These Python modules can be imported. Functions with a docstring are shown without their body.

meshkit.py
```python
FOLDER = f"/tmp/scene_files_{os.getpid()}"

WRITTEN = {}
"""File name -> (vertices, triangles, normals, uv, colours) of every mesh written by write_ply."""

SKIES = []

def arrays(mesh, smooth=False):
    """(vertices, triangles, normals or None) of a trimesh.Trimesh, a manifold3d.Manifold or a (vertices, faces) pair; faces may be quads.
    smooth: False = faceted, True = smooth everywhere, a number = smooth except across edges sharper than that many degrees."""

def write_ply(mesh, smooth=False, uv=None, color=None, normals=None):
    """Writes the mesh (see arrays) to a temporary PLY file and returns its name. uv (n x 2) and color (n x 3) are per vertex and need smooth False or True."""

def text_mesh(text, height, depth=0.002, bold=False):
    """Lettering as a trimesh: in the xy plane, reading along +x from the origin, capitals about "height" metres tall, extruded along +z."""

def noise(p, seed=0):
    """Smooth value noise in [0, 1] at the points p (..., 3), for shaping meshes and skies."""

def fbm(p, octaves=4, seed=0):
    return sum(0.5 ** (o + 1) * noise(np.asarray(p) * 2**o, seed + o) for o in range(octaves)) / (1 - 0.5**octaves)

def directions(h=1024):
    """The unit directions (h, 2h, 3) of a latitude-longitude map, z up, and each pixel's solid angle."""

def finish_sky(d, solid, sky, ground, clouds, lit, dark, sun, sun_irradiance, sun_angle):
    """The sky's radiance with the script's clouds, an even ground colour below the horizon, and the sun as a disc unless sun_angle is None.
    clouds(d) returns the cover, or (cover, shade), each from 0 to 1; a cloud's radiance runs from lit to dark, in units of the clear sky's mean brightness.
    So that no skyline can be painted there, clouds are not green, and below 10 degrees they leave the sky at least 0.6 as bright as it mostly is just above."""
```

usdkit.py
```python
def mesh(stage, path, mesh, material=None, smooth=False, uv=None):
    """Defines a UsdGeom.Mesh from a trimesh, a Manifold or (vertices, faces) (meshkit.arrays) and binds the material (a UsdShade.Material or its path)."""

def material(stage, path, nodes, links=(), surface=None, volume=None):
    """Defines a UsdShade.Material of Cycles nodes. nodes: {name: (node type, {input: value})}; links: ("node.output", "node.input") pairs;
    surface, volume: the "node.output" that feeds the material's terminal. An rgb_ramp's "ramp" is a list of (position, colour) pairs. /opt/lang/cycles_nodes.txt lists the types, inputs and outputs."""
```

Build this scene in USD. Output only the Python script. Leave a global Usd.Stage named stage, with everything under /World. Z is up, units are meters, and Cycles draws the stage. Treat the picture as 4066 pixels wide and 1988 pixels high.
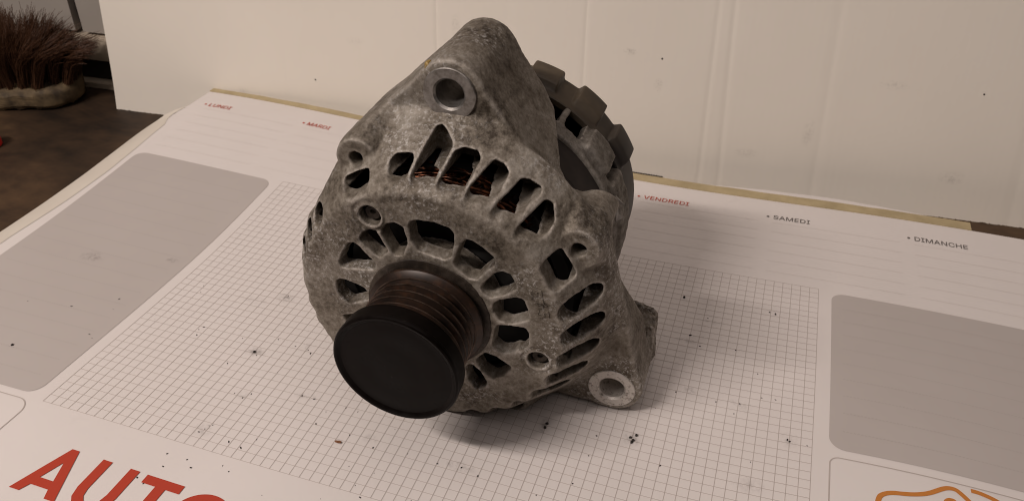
"""A used alternator on a planner desk pad, in OpenUSD for Cycles."""
import math

import numpy as np
import shapely
import trimesh
from pxr import Gf, Sdf, Usd, UsdGeom, UsdLux, UsdShade, Vt
from shapely import affinity
from shapely.geometry import Point, Polygon

import meshkit
import usdkit

stage = Usd.Stage.CreateInMemory()
UsdGeom.SetStageUpAxis(stage, "Z")
UsdGeom.SetStageMetersPerUnit(stage, 1.0)
UsdGeom.Xform.Define(stage, "/World")
KEY, FILL, WALLX = 156.0, 0.69, -0.281
# poses (row vectors) measured for the camera and the alternator; lug positions in the alternator's frame (mm)
CAM = [[0.948673, 0.315663, 0.019378, 0.0], [-0.196745, 0.541091, 0.817626, 0.0], [0.247609, -0.779473, 0.575423, 0.0], [0.301042, -0.203063, 0.295322, 1.0]]
ALT = [[0.999797, 0.015168, 0.013299, 0.0], [-0.012871, -0.027979, 0.999526, 0.0], [0.015533, -0.999493, -0.027778, 0.0], [0.183015, 0.05205, 0.064953, 1.0]]
UP, LOW = (1.6, 89.0), (77.7, -51.4)
ZC = [-3.7e-05, -0.00118, 0.001465, 3.5e-05, -0.002207, 0.004128, -3.5e-05, 9.1e-05, -5e-05, -0.001764, -0.000616, -0.001337, 0.002849, -0.003226, 0.004567, 0.001079, 8.6e-05, -0.001216, -0.003775, -0.000953, -6.1e-05, -0.000661, 0.004621, 0.000722, 0.001379, 0.003376, 0.002231, 0.000516, -0.002795, -0.000224, -0.000904, 0.000571, 0.00126, 0.003258, 0.001473, -0.000144, -0.003617, -0.00309, 0.00106, 0.000799]
# outlines of the vent slots in the housing's face (mm, alternator frame)
SLOTS = {
    'S1': [(-43.2, 7.2), (-41.4, 8.5), (-38.9, 8.6), (-35.1, 7.5), (-30.9, 6.3), (-29, 3.9), (-28.9, 0.8), (-33.9, -1.9), (-39.1, -4.3), (-41.4, -2.7), (-43.5, 0.3), (-43.7, 4.3)],
    'S2': [(-40.5, 18.4), (-37.8, 24.3), (-34.8, 29.2), (-32.3, 30), (-29.8, 28.2), (-26.5, 24.3), (-23.6, 21.2), (-23.9, 18.2), (-31.1, 17.1), (-37.4, 16.3), (-39.9, 15.8)],
    'S3': [(-28.9, 33.6), (-26.9, 36.6), (-24, 38.1), (-21.3, 37.7), (-19.8, 34.6), (-18.3, 31.8), (-17, 29.3), (-20.8, 25.6), (-23, 26.6), (-26.8, 29.9), (-28.8, 32.1)],
    'S4': [(-18.5, 39.5), (-16.4, 42.4), (-12.7, 44.1), (-9.2, 42.9), (-8.2, 38.7), (-7.9, 35.2), (-10.4, 29), (-14.1, 28.2), (-16.4, 32.9), (-18.3, 37)],
    'S5': [(-5.9, 44.1), (-4.6, 46.7), (-1.9, 47.6), (5, 47.7), (10.9, 46.5), (12.9, 44.6), (12.7, 39.6), (11.1, 32.8), (8.4, 31.2), (1.4, 32.2), (-2.9, 33.3), (-5.3, 37.3)],
    'S6': [(12.9, 30), (16.3, 39.7), (18.5, 42.5), (21, 42.3), (25.9, 39.2), (30, 35.9), (29.8, 32.9), (26.5, 29.6), (22, 23.7), (19, 23.9), (13.6, 28)],
    'S7': [(24.4, 19.4), (25.2, 21.4), (30.1, 27.8), (33.7, 29.8), (36.6, 28.9), (38.4, 25.8), (39.1, 22.9), (34.4, 18.7), (28.1, 15.7), (25.5, 17.4)],
    'S8': [(29.3, 11.9), (32.1, 14.5), (40.2, 18), (42.4, 17), (43.9, 12.8), (44.7, 7.9), (36.5, 3), (32, 4.2), (29.8, 8.3)],
    'S9': [(30, -2.1), (31.2, 0.6), (36.5, 1.6), (43.2, 2.3), (44.5, -0.2), (44.4, -7), (41.8, -11.2), (39.5, -10.9), (36.5, -13.1), (32.6, -14.2), (28.7, -11.3)],
    'S10': [(21, -22.2), (25.5, -16.8), (30.2, -18), (37.2, -22.2), (33.2, -27.6), (28.4, -31.1), (23.7, -28.2)],
    'S11': [(16, -28.3), (18.1, -25.6), (22, -28.7), (25.3, -34.8), (24.2, -37.2), (20, -40.2), (16.9, -35.6)],
    'T0': [(-16.6, 63), (-17.5, 65.2), (-15.7, 67.2), (-12.7, 68), (-9.6, 68.5), (-7.7, 69.3), (-8.7, 64.5), (-9.2, 63.4), (-11.1, 62.6), (-11.9, 61.6), (-15.2, 62)],
    'T1': [(-5.9, 62.6), (-5.6, 66.1), (-4.3, 70.6), (-2.1, 76.1), (-0.4, 76.8), (1.9, 75.6), (5.7, 72.9), (5.8, 71.8), (4.5, 68.1), (3.2, 64.1), (-0.9, 64), (-4.4, 62.5)],
    'T2': [(5.7, 62.6), (6.9, 66.1), (8.5, 70.8), (11.1, 71.6), (16.5, 70.9), (18.4, 69.2), (17.4, 67.1), (15.7, 62.8), (14.8, 62.1), (11.4, 62.3), (7.9, 61.7)],
    'T3': [(17.5, 59.6), (18.6, 62.5), (21.8, 66.1), (24, 68.5), (27.6, 67), (30.1, 64.9), (29.2, 62.8), (28.5, 60.6), (26.5, 58.9), (22.9, 59.5), (18.8, 59.1)],
    'T4': [(28.4, 55.4), (30, 57.4), (33.2, 60), (35.6, 62.5), (38.4, 61.7), (42.5, 59.2), (43.3, 57.6), (39.9, 56), (38.5, 53.7), (36.1, 53.3), (32.2, 54.3), (29.8, 53.8)],
    'T5': [(37.8, 48.6), (40.4, 50.6), (43.8, 53.4), (45.9, 55), (48.3, 53.1), (49.8, 48.1), (48.7, 45.6), (46.4, 45.1), (43.3, 46.5), (39.6, 47.3)],
    'T6': [(50, 35.4), (53.4, 37.1), (56.7, 38.4), (58.6, 33.5), (61.7, 28.7), (59.8, 27.4), (55.7, 25.6), (54.3, 26.2), (52, 31.5)],
    'R1': [(58.5, 13), (60.3, 14.8), (64.4, 14.6), (67.1, 17.3), (69.8, 17.1), (71.4, 13.2), (71.1, 9.5), (68, 7.6), (65, 7.9), (60.8, 8.7), (59.3, 10.5)],
    'R2': [(60.1, 2.2), (61, 5.6), (64.5, 2.7), (68.3, 2.7), (71.8, 2.9), (71.8, -1.1), (69.8, -5.5), (65.9, -7.9), (62.1, -5.6), (60.5, -1.3)],
    'R3': [(58.8, -11), (59.9, -6.8), (62.5, -8.1), (65.5, -11.8), (69.8, -10.5), (71.6, -12.5), (69.2, -22.1), (65, -24.9), (61.6, -22.1), (59.2, -15.4)],
    'R4': [(56.2, -24.4), (58.3, -18), (62.1, -26.2), (65.2, -28.5), (69.5, -25.3), (65.6, -33.6), (60.4, -41.5), (56.8, -39.9), (55.8, -28.7)],
    'B1': [(49.4, -33.6), (52.2, -29.5), (54.6, -31.2), (55.8, -44.2), (50.7, -62.9), (47.7, -63.4), (49.3, -40.9)],
    'B2': [(42.7, -42.7), (45, -38.8), (47.5, -39.1), (44.4, -61.9), (41.5, -75.3), (41.4, -64.8), (39.5, -59.4)],
    'B3': [(27.3, -52.8), (33.7, -49.9), (27.3, -84.5), (34, -82.3), (33.1, -86), (26.3, -87.6)],
    'holeR': [(59, 35.6), (61, 36.9), (63.8, 36.6), (64.8, 34), (63.1, 32.8), (60.2, 33.8)],
    'holeL': [(-38, 63), (-36.2, 65.1), (-33.4, 65.2), (-31.8, 62.8), (-31.4, 61.6), (-35.1, 60.7), (-37.6, 61.2)],
    'slotL': [(-39.1, 56), (-37.1, 56.8), (-32.9, 58.1), (-28.1, 60.7), (-25.9, 57.5), (-28.9, 56), (-32.1, 53), (-34.9, 52.7)],
    'boltL': [(-28.5, 47), (-26.3, 50.1), (-22.7, 51), (-19.8, 48.8), (-18.5, 46.1), (-19.5, 42.9), (-22.4, 41.1), (-25.9, 42.1), (-28.3, 44.6)],
    'boltR': [(44.1, -12.1), (47.8, -8.3), (52.3, -8.8), (55.4, -13), (54.8, -17.2), (51, -20.4), (47.2, -19.3), (44.9, -16)],
}
SPECKS = [(-68.2, 60.8), (-42.2, 65.4), (-75.7, 86.8), (-46.4, 28), (-47.3, 28.4), (-72, 108.1), (-16.8, 122.7), (-22.1, 79.9), (-18.7, 71), (-15.5, 48.9), (-11.8, 46.7), (-11.9, 45.6), (16.8, 101.1), (14.4, 107.2), (36.3, 72.2), (37.7, 74.9), (38.2, 67.8), (75.2, 65.8), (77.6, 64), (67, 53.7), (66.4, 114.1), (81.5, 78.9), (101.1, 76.1), (62.8, 73.6), (82.3, 8.3), (83.8, 10.8), (84.5, 13.2), (85.8, 14.2), (147, 23.4), (91.2, 38.2), (83.1, 36), (88.7, 34.4), (98.9, 7.7), (122.4, 44.8), (115.7, 44.9), (132.2, 38.9), (140.1, 44.2), (146.8, 43.6), (146.4, 23.7), (131.5, 30.5), (195.3, 26.4), (206.3, 27.8), (180.3, 27.3), (234.8, 63.4), (234.9, 66.2), (274.3, 71.7), (275.9, 70.4), (275.4, 68.9), (276.7, 73.9), (281.7, 187.6), (297.2, 172.5), (329.4, 188), (259, 67.3), (255.7, 36.2), (258.4, 54.2), (290.5, 59.6), (289.7, 109), (309.5, 108), (320.7, 109.8), (327.2, 133.8), (330.5, 116.8), (337.1, 117.2), (344.1, 92), (345.1, 91), (314.7, 149.5), (332.6, 187.1), (296.3, 147.3), (318.7, 102.3), (352.9, 90.6), (73.5, -23.7), (78.1, -25.5), (77, -7.8), (80, -14.6), (87.5, -7.7), (91.9, -11), (104.5, -5.3), (109, -7.3), (106.1, 6.4)]

def smax(a,b,k):
    t=np.maximum(k-np.abs(a-b),0)/k
    return np.maximum(a,b)+t*t*k*.25
def smin(a,b,k): return -smax(-a,-b,k)
TABS=[(q*np.cos(np.radians(t)),q*np.sin(np.radians(t))) for q,t in ((71,31),(71,119),(63,209),(66,299))]
def front(x,y):
    """Height (mm, towards the pulley) of the drive end housing's front face."""
    r=np.hypot(x,y)
    h=smin(-0.015*np.maximum(r-40,0), -1.2-(r-61.0)*1.55, 3.0)
    w=1/(1+np.exp(-(y-30)/6))                       # 1 towards the upper lug, 0 towards the lower one
    h=smax(h,-30.5-2.5*w+0*r,4)
    for tx,ty in TABS:
        t=15.0+np.maximum(np.hypot(x-tx,y-ty)-9.0,0)*1.7
        h=smax(h,-t,3)
    return h

# ---------------------------------------------------------------- camera and light
cam = UsdGeom.Camera.Define(stage, "/World/camera")
cam.AddTransformOp().Set(Gf.Matrix4d(*[v for row in CAM for v in row]))
cam.CreateFocalLengthAttr(5.4)
cam.CreateHorizontalApertureAttr(5.4 * 4066 / 3303.97)
cam.CreateVerticalApertureAttr(5.4 * 4066 / 3303.97 * 500 / 1024)
cam.CreateClippingRangeAttr(Gf.Vec2f(0.01, 20))
cam.CreateFStopAttr(4.5)
cam.CreateFocusDistanceAttr(0.365)
cam.CreateExposureAttr(0.0)


def rect_light(name, pos, target, w, h, watts, colour):
    l = UsdLux.RectLight.Define(stage, "/World/" + name)
    l.CreateWidthAttr(w); l.CreateHeightAttr(h); l.CreateIntensityAttr(watts); l.CreateColorAttr(Gf.Vec3f(*colour))
    z = np.array(pos, float) - np.array(target, float); z /= np.linalg.norm(z)
    x = np.cross([0, 1, 0.001], z); x /= np.linalg.norm(x); x = np.array([1, 0, 0]) - z * z[0]; x /= np.linalg.norm(x)
    y = np.cross(z, x)
    m = np.eye(4); m[0, :3] = x; m[1, :3] = y; m[2, :3] = z; m[3, :3] = pos
    l.AddTransformOp().Set(Gf.Matrix4d(*m.ravel().tolist()))


rect_light("tube_lamp", (-0.42, -0.68, 1.05), (0.15, 0.1, 0), 0.55, 0.05, KEY, (1.0, 0.885, 0.815))
rect_light("ceiling_bounce", (0.3, -0.3, 1.9), (0.2, 0.1, 0), 2.4, 2.4, FILL, (1.0, 0.865, 0.81))

# ---------------------------------------------------------------- helpers
used = {}


def path_for(name, parent=None):
    base = parent.GetPath().pathString if parent else "/World"
    k = (base, name); n = used.get(k, 0); used[k] = n + 1
    return f"{base}/{name}" + (f"_{n:03d}" if n else "")


def tag(p, label=None, category=None, group=None, kind=None):
    for k, v in (("label", label), ("category", category), ("group", group), ("kind", kind)):
        if v:
            p.SetCustomDataByKey(k, v)
    return p


def obj(name, mesh, mat, parent=None, smooth=False, uv=None):
    return usdkit.mesh(stage, path_for(name, parent), mesh, mat, smooth=smooth, uv=uv).GetPrim()


def thing(name, label, category, matrix=None, group=None):
    x = UsdGeom.Xform.Define(stage, path_for(name))
    if matrix is not None:
        x.AddTransformOp().Set(Gf.Matrix4d(*[v for row in matrix for v in row]))
    return tag(x.GetPrim(), label, category, group)


def tube(points, radius, sides=6):
    p = np.asarray(points, float); n = len(p)
    r = np.broadcast_to(np.asarray(radius, float), (n,))
    t = np.gradient(p, axis=0); t /= np.linalg.norm(t, axis=1, keepdims=True) + 1e-12
    ref = np.array([0, 0, 1.0]) if abs(t[:, 2]).mean() < 0.9 else np.array([1.0, 0, 0])
    a = np.cross(t, ref); a /= np.linalg.norm(a, axis=1, keepdims=True) + 1e-12
    b = np.cross(t, a)
    ang = np.linspace(0, 2 * np.pi, sides, endpoint=False)
    v = p[:, None] + r[:, None, None] * (a[:, None] * np.cos(ang)[None, :, None] + b[:, None] * np.sin(ang)[None, :, None])
    v = v.reshape(-1, 3)
    i = np.arange(n - 1)[:, None] * sides; j = np.arange(sides)[None]; k = (j + 1) % sides
    q = np.stack([i + j, i + k, i + sides + k, i + sides + j], -1).reshape(-1, 4)
    f = np.vstack([q[:, [0, 1, 2]], q[:, [0, 2, 3]]])
    return v, f


def join(parts):
    vs, fs, o = [], [], 0
    for v, f in parts:
        vs.append(np.asarray(v)); fs.append(np.asarray(f) + o); o += len(v)
    return np.vstack(vs), np.vstack(fs)


def lathe(profile, n=128):
    """Closed profile [(r, z), ...] turned about z; radii of 0 meet on the axis."""
    p = np.asarray(profile, float); m = len(p)
    a = np.linspace(0, 2 * np.pi, n, endpoint=False)
    v = np.stack([p[None, :, 0] * np.cos(a)[:, None], p[None, :, 0] * np.sin(a)[:, None], np.broadcast_to(p[None, :, 1], (n, m))], -1).reshape(-1, 3)
    i = np.arange(n)[:, None] * m; i2 = (np.arange(n)[:, None] + 1) % n * m; j = np.arange(m - 1)[None]
    q = np.stack([i + j, i2 + j, i2 + j + 1, i + j + 1], -1).reshape(-1, 4)
    f = np.vstack([q[:, [0, 1, 2]], q[:, [0, 2, 3]]])
    mesh = trimesh.Trimesh(v, f, process=True, merge_norm=True); mesh.update_faces(mesh.nondegenerate_faces())
    return np.array(mesh.vertices), np.array(mesh.faces)


def box(x0, x1, y0, y1, z0, z1):
    m = trimesh.creation.box((x1 - x0, y1 - y0, z1 - z0)); m.apply_translation(((x0 + x1) / 2, (y0 + y1) / 2, (z0 + z1) / 2))
    return np.array(m.vertices), np.array(m.faces)


def surface_nets(F, origin, step):
    """Vertices and triangles of the level F = 0 (F < 0 inside)."""
    s = F < 0
    nx, ny, nz = F.shape
    c = np.zeros((nx - 1, ny - 1, nz - 1), np.int8)
    for a, b, d in np.ndindex(2, 2, 2):
        c += s[a:nx - 1 + a, b:ny - 1 + b, d:nz - 1 + d]
    cells = np.argwhere((c > 0) & (c < 8))
    index = np.full(c.shape, -1, np.int32); index[tuple(cells.T)] = np.arange(len(cells))
    acc = np.zeros((len(cells), 3)); cnt = np.zeros(len(cells))
    corners = [np.array(k) for k in np.ndindex(2, 2, 2)]
    val = {tuple(k): F[tuple((cells + k).T)].astype(float) for k in corners}
    for k in corners:
        for ax in range(3):
            if k[ax] == 0:
                k2 = k.copy(); k2[ax] = 1
                a, b = val[tuple(k)], val[tuple(k2)]
                m = (a < 0) != (b < 0)
                t = np.where(m, a / np.where(m, a - b, 1), 0)
                p = np.broadcast_to(k.astype(float), (len(cells), 3)).copy(); p[:, ax] += t
                acc[m] += p[m]; cnt[m] += 1
    v = (cells + acc / cnt[:, None]) * step + origin
    faces = []
    for ax in range(3):
        o1, o2 = [(1, 2), (2, 0), (0, 1)][ax]
        lo = [slice(None)] * 3; hi = [slice(None)] * 3
        lo[ax] = slice(0, F.shape[ax] - 1); hi[ax] = slice(1, F.shape[ax])
        e = np.argwhere(s[tuple(lo)] != s[tuple(hi)])
        e = e[(e[:, o1] > 0) & (e[:, o2] > 0) & (e[:, o1] < F.shape[o1] - 1) & (e[:, o2] < F.shape[o2] - 1)]
        inside = s[tuple(e.T)]
        d1 = np.zeros(3, int); d1[o1] = 1; d2 = np.zeros(3, int); d2[o2] = 1
        q = np.stack([index[tuple((e - d1 - d2).T)], index[tuple((e - d2).T)], index[tuple(e.T)], index[tuple((e - d1).T)]], 1)
        q[~inside] = q[~inside][:, ::-1]
        faces += [q[:, [0, 1, 2]], q[:, [0, 2, 3]]]
    return v, np.vstack(faces)


def roughen(v, f, amount, scale, seed):
    """Cast and corroded skin: the vertices move along their normals (mm)."""
    _, _, n = meshkit.arrays((v, f), True)
    d = meshkit.fbm(v / scale, 3, seed) - 0.5
    return v + n * (d * 2 * amount)[:, None], f


def material(name, nodes, links, surface="p.BSDF"):
    return usdkit.material(stage, "/World/Looks/" + name, nodes, links, surface=surface)


def plain(name, colour, rough=0.5, metallic=0.0, spec=0.5, noise=None):
    """A colour varied a little by noise: noise = (scale, dark colour)."""
    n = {"p": ("principled_bsdf", {"base_color": colour, "roughness": rough, "metallic": metallic, "specular_ior_level": spec})}
    l = []
    if noise:
        n |= {"t": ("texture_coordinate", {}), "n": ("noise_texture", {"scale": noise[0], "detail": 6.0, "roughness": 0.65}),
              "r": ("rgb_ramp", {"ramp": [(0.35, noise[1]), (0.65, colour)]})}
        l = [("t.object", "n.vector"), ("n.fac", "r.fac"), ("r.color", "p.base_color")]
    return material(name, n, l)


# ---------------------------------------------------------------- materials
def cast_metal(name, dark, mid, light, speck, bump=0.00035, metal=0.35, rough=0.55, seedshift=0.0, speck_at=0.60, stain=(0.075, 0.055, 0.036)):
    return material(name, {
        "t": ("texture_coordinate", {}), "m": ("mapping", {"location": (seedshift, seedshift, 0)}),
        "n1": ("noise_texture", {"scale": 38.0, "detail": 4.0, "roughness": 0.6}),
        "n2": ("noise_texture", {"scale": 330.0, "detail": 8.0, "roughness": 0.78}),
        "n3": ("noise_texture", {"scale": 560.0, "detail": 7.0, "roughness": 0.8}),
        "n4": ("noise_texture", {"scale": 26.0, "detail": 4.0, "roughness": 0.6, "distortion": 0.4}),
        "r2": ("rgb_ramp", {"ramp": [(0.40, dark), (0.52, mid), (0.64, light)]}),
        "k": ("map_range", {"from_min": speck_at, "from_max": speck_at + 0.06, "to_min": 0.0, "to_max": 0.85, "clamp": True}),
        "kz": ("map_range", {"from_min": 0.45, "from_max": 0.62, "to_min": 0.0, "to_max": 1.0, "clamp": True}),
        "kk": ("math", {"math_type": "multiply"}),
        "add": ("math", {"math_type": "multiply_add", "value2": 0.55, "value3": -0.02}),
        "sum": ("math", {"math_type": "multiply_add", "value2": 0.55}),
        "wa": ("attribute", {"attribute": "wear"}), "wn": ("map_range", {"from_min": 0.38, "from_max": 0.6, "to_min": 0.25, "to_max": 0.9, "clamp": True}), "wf": ("math", {"math_type": "multiply"}),
        "wm": ("mix", {"mix_type": "mix", "color2": (0.43, 0.39, 0.345)}),
        "mx": ("mix", {"mix_type": "mix", "color2": speck}),
        "n5": ("noise_texture", {"scale": 30.0, "detail": 6.0, "roughness": 0.7}), "st": ("map_range", {"from_min": 0.5, "from_max": 0.66, "to_min": 0.0, "to_max": 0.62, "clamp": True}),
        "bs": ("mix", {"mix_type": "mix", "color2": stain}),
        "hb": ("math", {"math_type": "add"}),
        "b": ("bump", {"strength": 0.85, "distance": bump}),
        "rr": ("map_range", {"from_min": 0.3, "from_max": 0.7, "to_min": rough + 0.12, "to_max": rough - 0.1}),
        "p": ("principled_bsdf", {"metallic": metal, "specular_ior_level": 0.35}),
    }, [("t.object", "m.vector"), ("m.vector", "n1.vector"), ("m.vector", "n2.vector"), ("m.vector", "n3.vector"), ("m.vector", "n4.vector"),
        ("n1.fac", "add.value1"), ("n2.fac", "sum.value1"), ("add.value", "sum.value3"), ("sum.value", "r2.fac"),
        ("n3.fac", "k.value"), ("n4.fac", "kz.value"), ("k.result", "kk.value1"), ("kz.result", "kk.value2"),
        ("m.vector", "n5.vector"), ("n5.fac", "st.value"), ("st.result", "bs.fac"), ("r2.color", "bs.color1"), ("n2.fac", "wn.value"), ("wn.result", "wf.value1"), ("wa.fac", "wf.value2"), ("wf.value", "wm.fac"), ("bs.color", "wm.color1"), ("wm.color", "mx.color1"), ("kk.value", "mx.fac"), ("mx.color", "p.base_color"),
        ("n2.fac", "hb.value1"), ("n3.fac", "hb.value2"), ("hb.value", "b.height"), ("b.normal", "p.normal"),
        ("n2.fac", "rr.value"), ("rr.result", "p.roughness")])


M_ALU = cast_metal("corroded_aluminium", (0.052, 0.040, 0.029), (0.190, 0.163, 0.130), (0.325, 0.295, 0.255), (0.54, 0.52, 0.50), speck_at=0.525)
M_ALU2 = cast_metal("weathered_aluminium", (0.06, 0.05, 0.038), (0.16, 0.142, 0.12), (0.27, 0.25, 0.225), (0.40, 0.38, 0.36), seedshift=0.31)
M_STATOR = plain("stator_lamination", (0.030, 0.021, 0.017), 0.7, 0.1, noise=(120.0, (0.016, 0.011, 0.009)))
M_COPPER = material("enamelled_copper", {"t": ("texture_coordinate", {}), "n": ("noise_texture", {"scale": 420.0, "detail": 3.0}),
    "r": ("rgb_ramp", {"ramp": [(0.42, (0.025, 0.011, 0.006)), (0.68, (0.20, 0.068, 0.030))]}), "p": ("principled_bsdf", {"metallic": 0.75, "roughness": 0.32})},
    [("t.object", "n.vector"), ("n.fac", "r.fac"), ("r.color", "p.base_color")])
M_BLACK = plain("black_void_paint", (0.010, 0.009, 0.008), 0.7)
M_STEEL = material("turned_steel", {"t": ("texture_coordinate", {}), "n": ("noise_texture", {"scale": 300.0, "detail": 5.0, "roughness": 0.7}),
    "r": ("rgb_ramp", {"ramp": [(0.35, (0.24, 0.22, 0.20)), (0.6, (0.44, 0.42, 0.40))]}), "p": ("principled_bsdf", {"metallic": 0.8, "roughness": 0.36})},
    [("t.object", "n.vector"), ("n.fac", "r.fac"), ("r.color", "p.base_color")])
M_STEEL2 = material("bright_turned_steel", {"t": ("texture_coordinate", {}), "n": ("noise_texture", {"scale": 500.0, "detail": 6.0, "roughness": 0.7}),
    "r": ("rgb_ramp", {"ramp": [(0.33, (0.24, 0.21, 0.18)), (0.48, (0.62, 0.58, 0.54))]}), "p": ("principled_bsdf", {"metallic": 0.45, "roughness": 0.5})},
    [("t.object", "n.vector"), ("n.fac", "r.fac"), ("r.color", "p.base_color")])
M_RUST = material("rusty_groove_steel", {"t": ("texture_coordinate", {}), "n": ("noise_texture", {"scale": 90.0, "detail": 6.0, "roughness": 0.7}),
    "r": ("rgb_ramp", {"ramp": [(0.35, (0.009, 0.0055, 0.004)), (0.52, (0.024, 0.012, 0.007)), (0.72, (0.07, 0.031, 0.014))]}), "p": ("principled_bsdf", {"metallic": 0.3, "roughness": 0.42})},
    [("t.object", "n.vector"), ("n.fac", "r.fac"), ("r.color", "p.base_color")])
M_RIDGE = plain("belt_polished_edge", (0.14, 0.10, 0.08), 0.35, 0.7, noise=(160.0, (0.05, 0.03, 0.02)))
M_CAP = material("black_dust_cap", {"t": ("texture_coordinate", {}), "n": ("noise_texture", {"scale": 75.0, "detail": 8.0, "roughness": 0.7}), "n2": ("noise_texture", {"scale": 420.0, "detail": 5.0, "roughness": 0.75, "distortion": 1.5}),
    "r": ("rgb_ramp", {"ramp": [(0.4, (0.0022, 0.0012, 0.0009)), (0.62, (0.0045, 0.0028, 0.0022))]}), "k": ("map_range", {"from_min": 0.66, "from_max": 0.72, "to_min": 0.0, "to_max": 0.5, "clamp": True}),
    "mx": ("mix", {"mix_type": "mix", "color2": (0.05, 0.042, 0.036)}), "rr": ("map_range", {"from_min": 0.35, "from_max": 0.65, "to_min": 0.3, "to_max": 0.55}), "p": ("principled_bsdf", {"specular_ior_level": 0.10})},
    [("t.object", "n.vector"), ("t.object", "n2.vector"), ("n.fac", "r.fac"), ("n2.fac", "k.value"), ("k.result", "mx.fac"), ("r.color", "mx.color1"), ("mx.color", "p.base_color"), ("n.fac", "rr.value"), ("rr.result", "p.roughness")])
M_GRIME = cast_metal("oily_grime", (0.014, 0.010, 0.008), (0.03, 0.022, 0.016), (0.07, 0.055, 0.045), (0.16, 0.13, 0.11), metal=0.1, rough=0.5)
M_PLASTIC = material("dusty_black_plastic", {"t": ("texture_coordinate", {}), "x": ("separate_xyz", {}), "n": ("noise_texture", {"scale": 60.0, "detail": 5.0, "roughness": 0.6}),
    "y": ("map_range", {"from_min": 0.035, "from_max": 0.062, "to_min": 0.0, "to_max": 0.62, "clamp": True}), "a": ("math", {"math_type": "multiply"}),
    "s": ("map_range", {"from_min": 0.3, "from_max": 0.7, "to_min": 0.4, "to_max": 1.4}),
    "r": ("mix", {"mix_type": "mix", "color1": (0.026, 0.021, 0.018), "color2": (0.15, 0.112, 0.068)}), "p": ("principled_bsdf", {"roughness": 0.55})},
    [("t.object", "n.vector"), ("t.object", "x.vector"), ("x.y", "y.value"), ("n.fac", "s.value"), ("y.result", "a.value1"), ("s.result", "a.value2"), ("a.value", "r.fac"), ("r.color", "p.base_color")])
M_FOIL = plain("torn_grey_foil", (0.22, 0.205, 0.19), 0.45, 0.3, noise=(200.0, (0.10, 0.09, 0.08)))
M_YELLOW = plain("yellow_paint", (0.42, 0.27, 0.06), 0.5, noise=(500.0, (0.2, 0.13, 0.04)))

PAPER = (0.74, 0.69, 0.665)
M_PAPER = material("pad_paper", {"t": ("texture_coordinate", {}), "n": ("noise_texture", {"scale": 14.0, "detail": 4.0}),
    "g": ("noise_texture", {"scale": 60.0, "detail": 5.0, "roughness": 0.7}),
    "r": ("rgb_ramp", {"ramp": [(0.3, (0.72, 0.672, 0.645)), (0.7, (0.755, 0.705, 0.68))]}),
    "d": ("map_range", {"from_min": 0.62, "from_max": 0.78, "to_min": 0.0, "to_max": 0.10, "clamp": True}),
    "mx": ("mix", {"mix_type": "mix", "color2": (0.38, 0.34, 0.30)}), "p": ("principled_bsdf", {"roughness": 0.6, "specular_ior_level": 0.25})},
    [("t.object", "n.vector"), ("t.object", "g.vector"), ("n.fac", "r.fac"), ("g.fac", "d.value"), ("d.result", "mx.fac"), ("r.color", "mx.color1"), ("mx.color", "p.base_color")])
M_COVER = plain("pad_cover_card", (0.72, 0.665, 0.58), 0.55, noise=(30.0, (0.68, 0.62, 0.54)))
M_GREYINK = plain("grey_print", (0.50, 0.455, 0.43), 0.6, 0, 0.25, noise=(20.0, (0.485, 0.44, 0.415)))
M_LINE = plain("thin_grey_ink", (0.49, 0.435, 0.40), 0.6, 0, 0.2)
M_FAINT = plain("faint_rule_ink", (0.70, 0.65, 0.625), 0.6, 0, 0.2)
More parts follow.
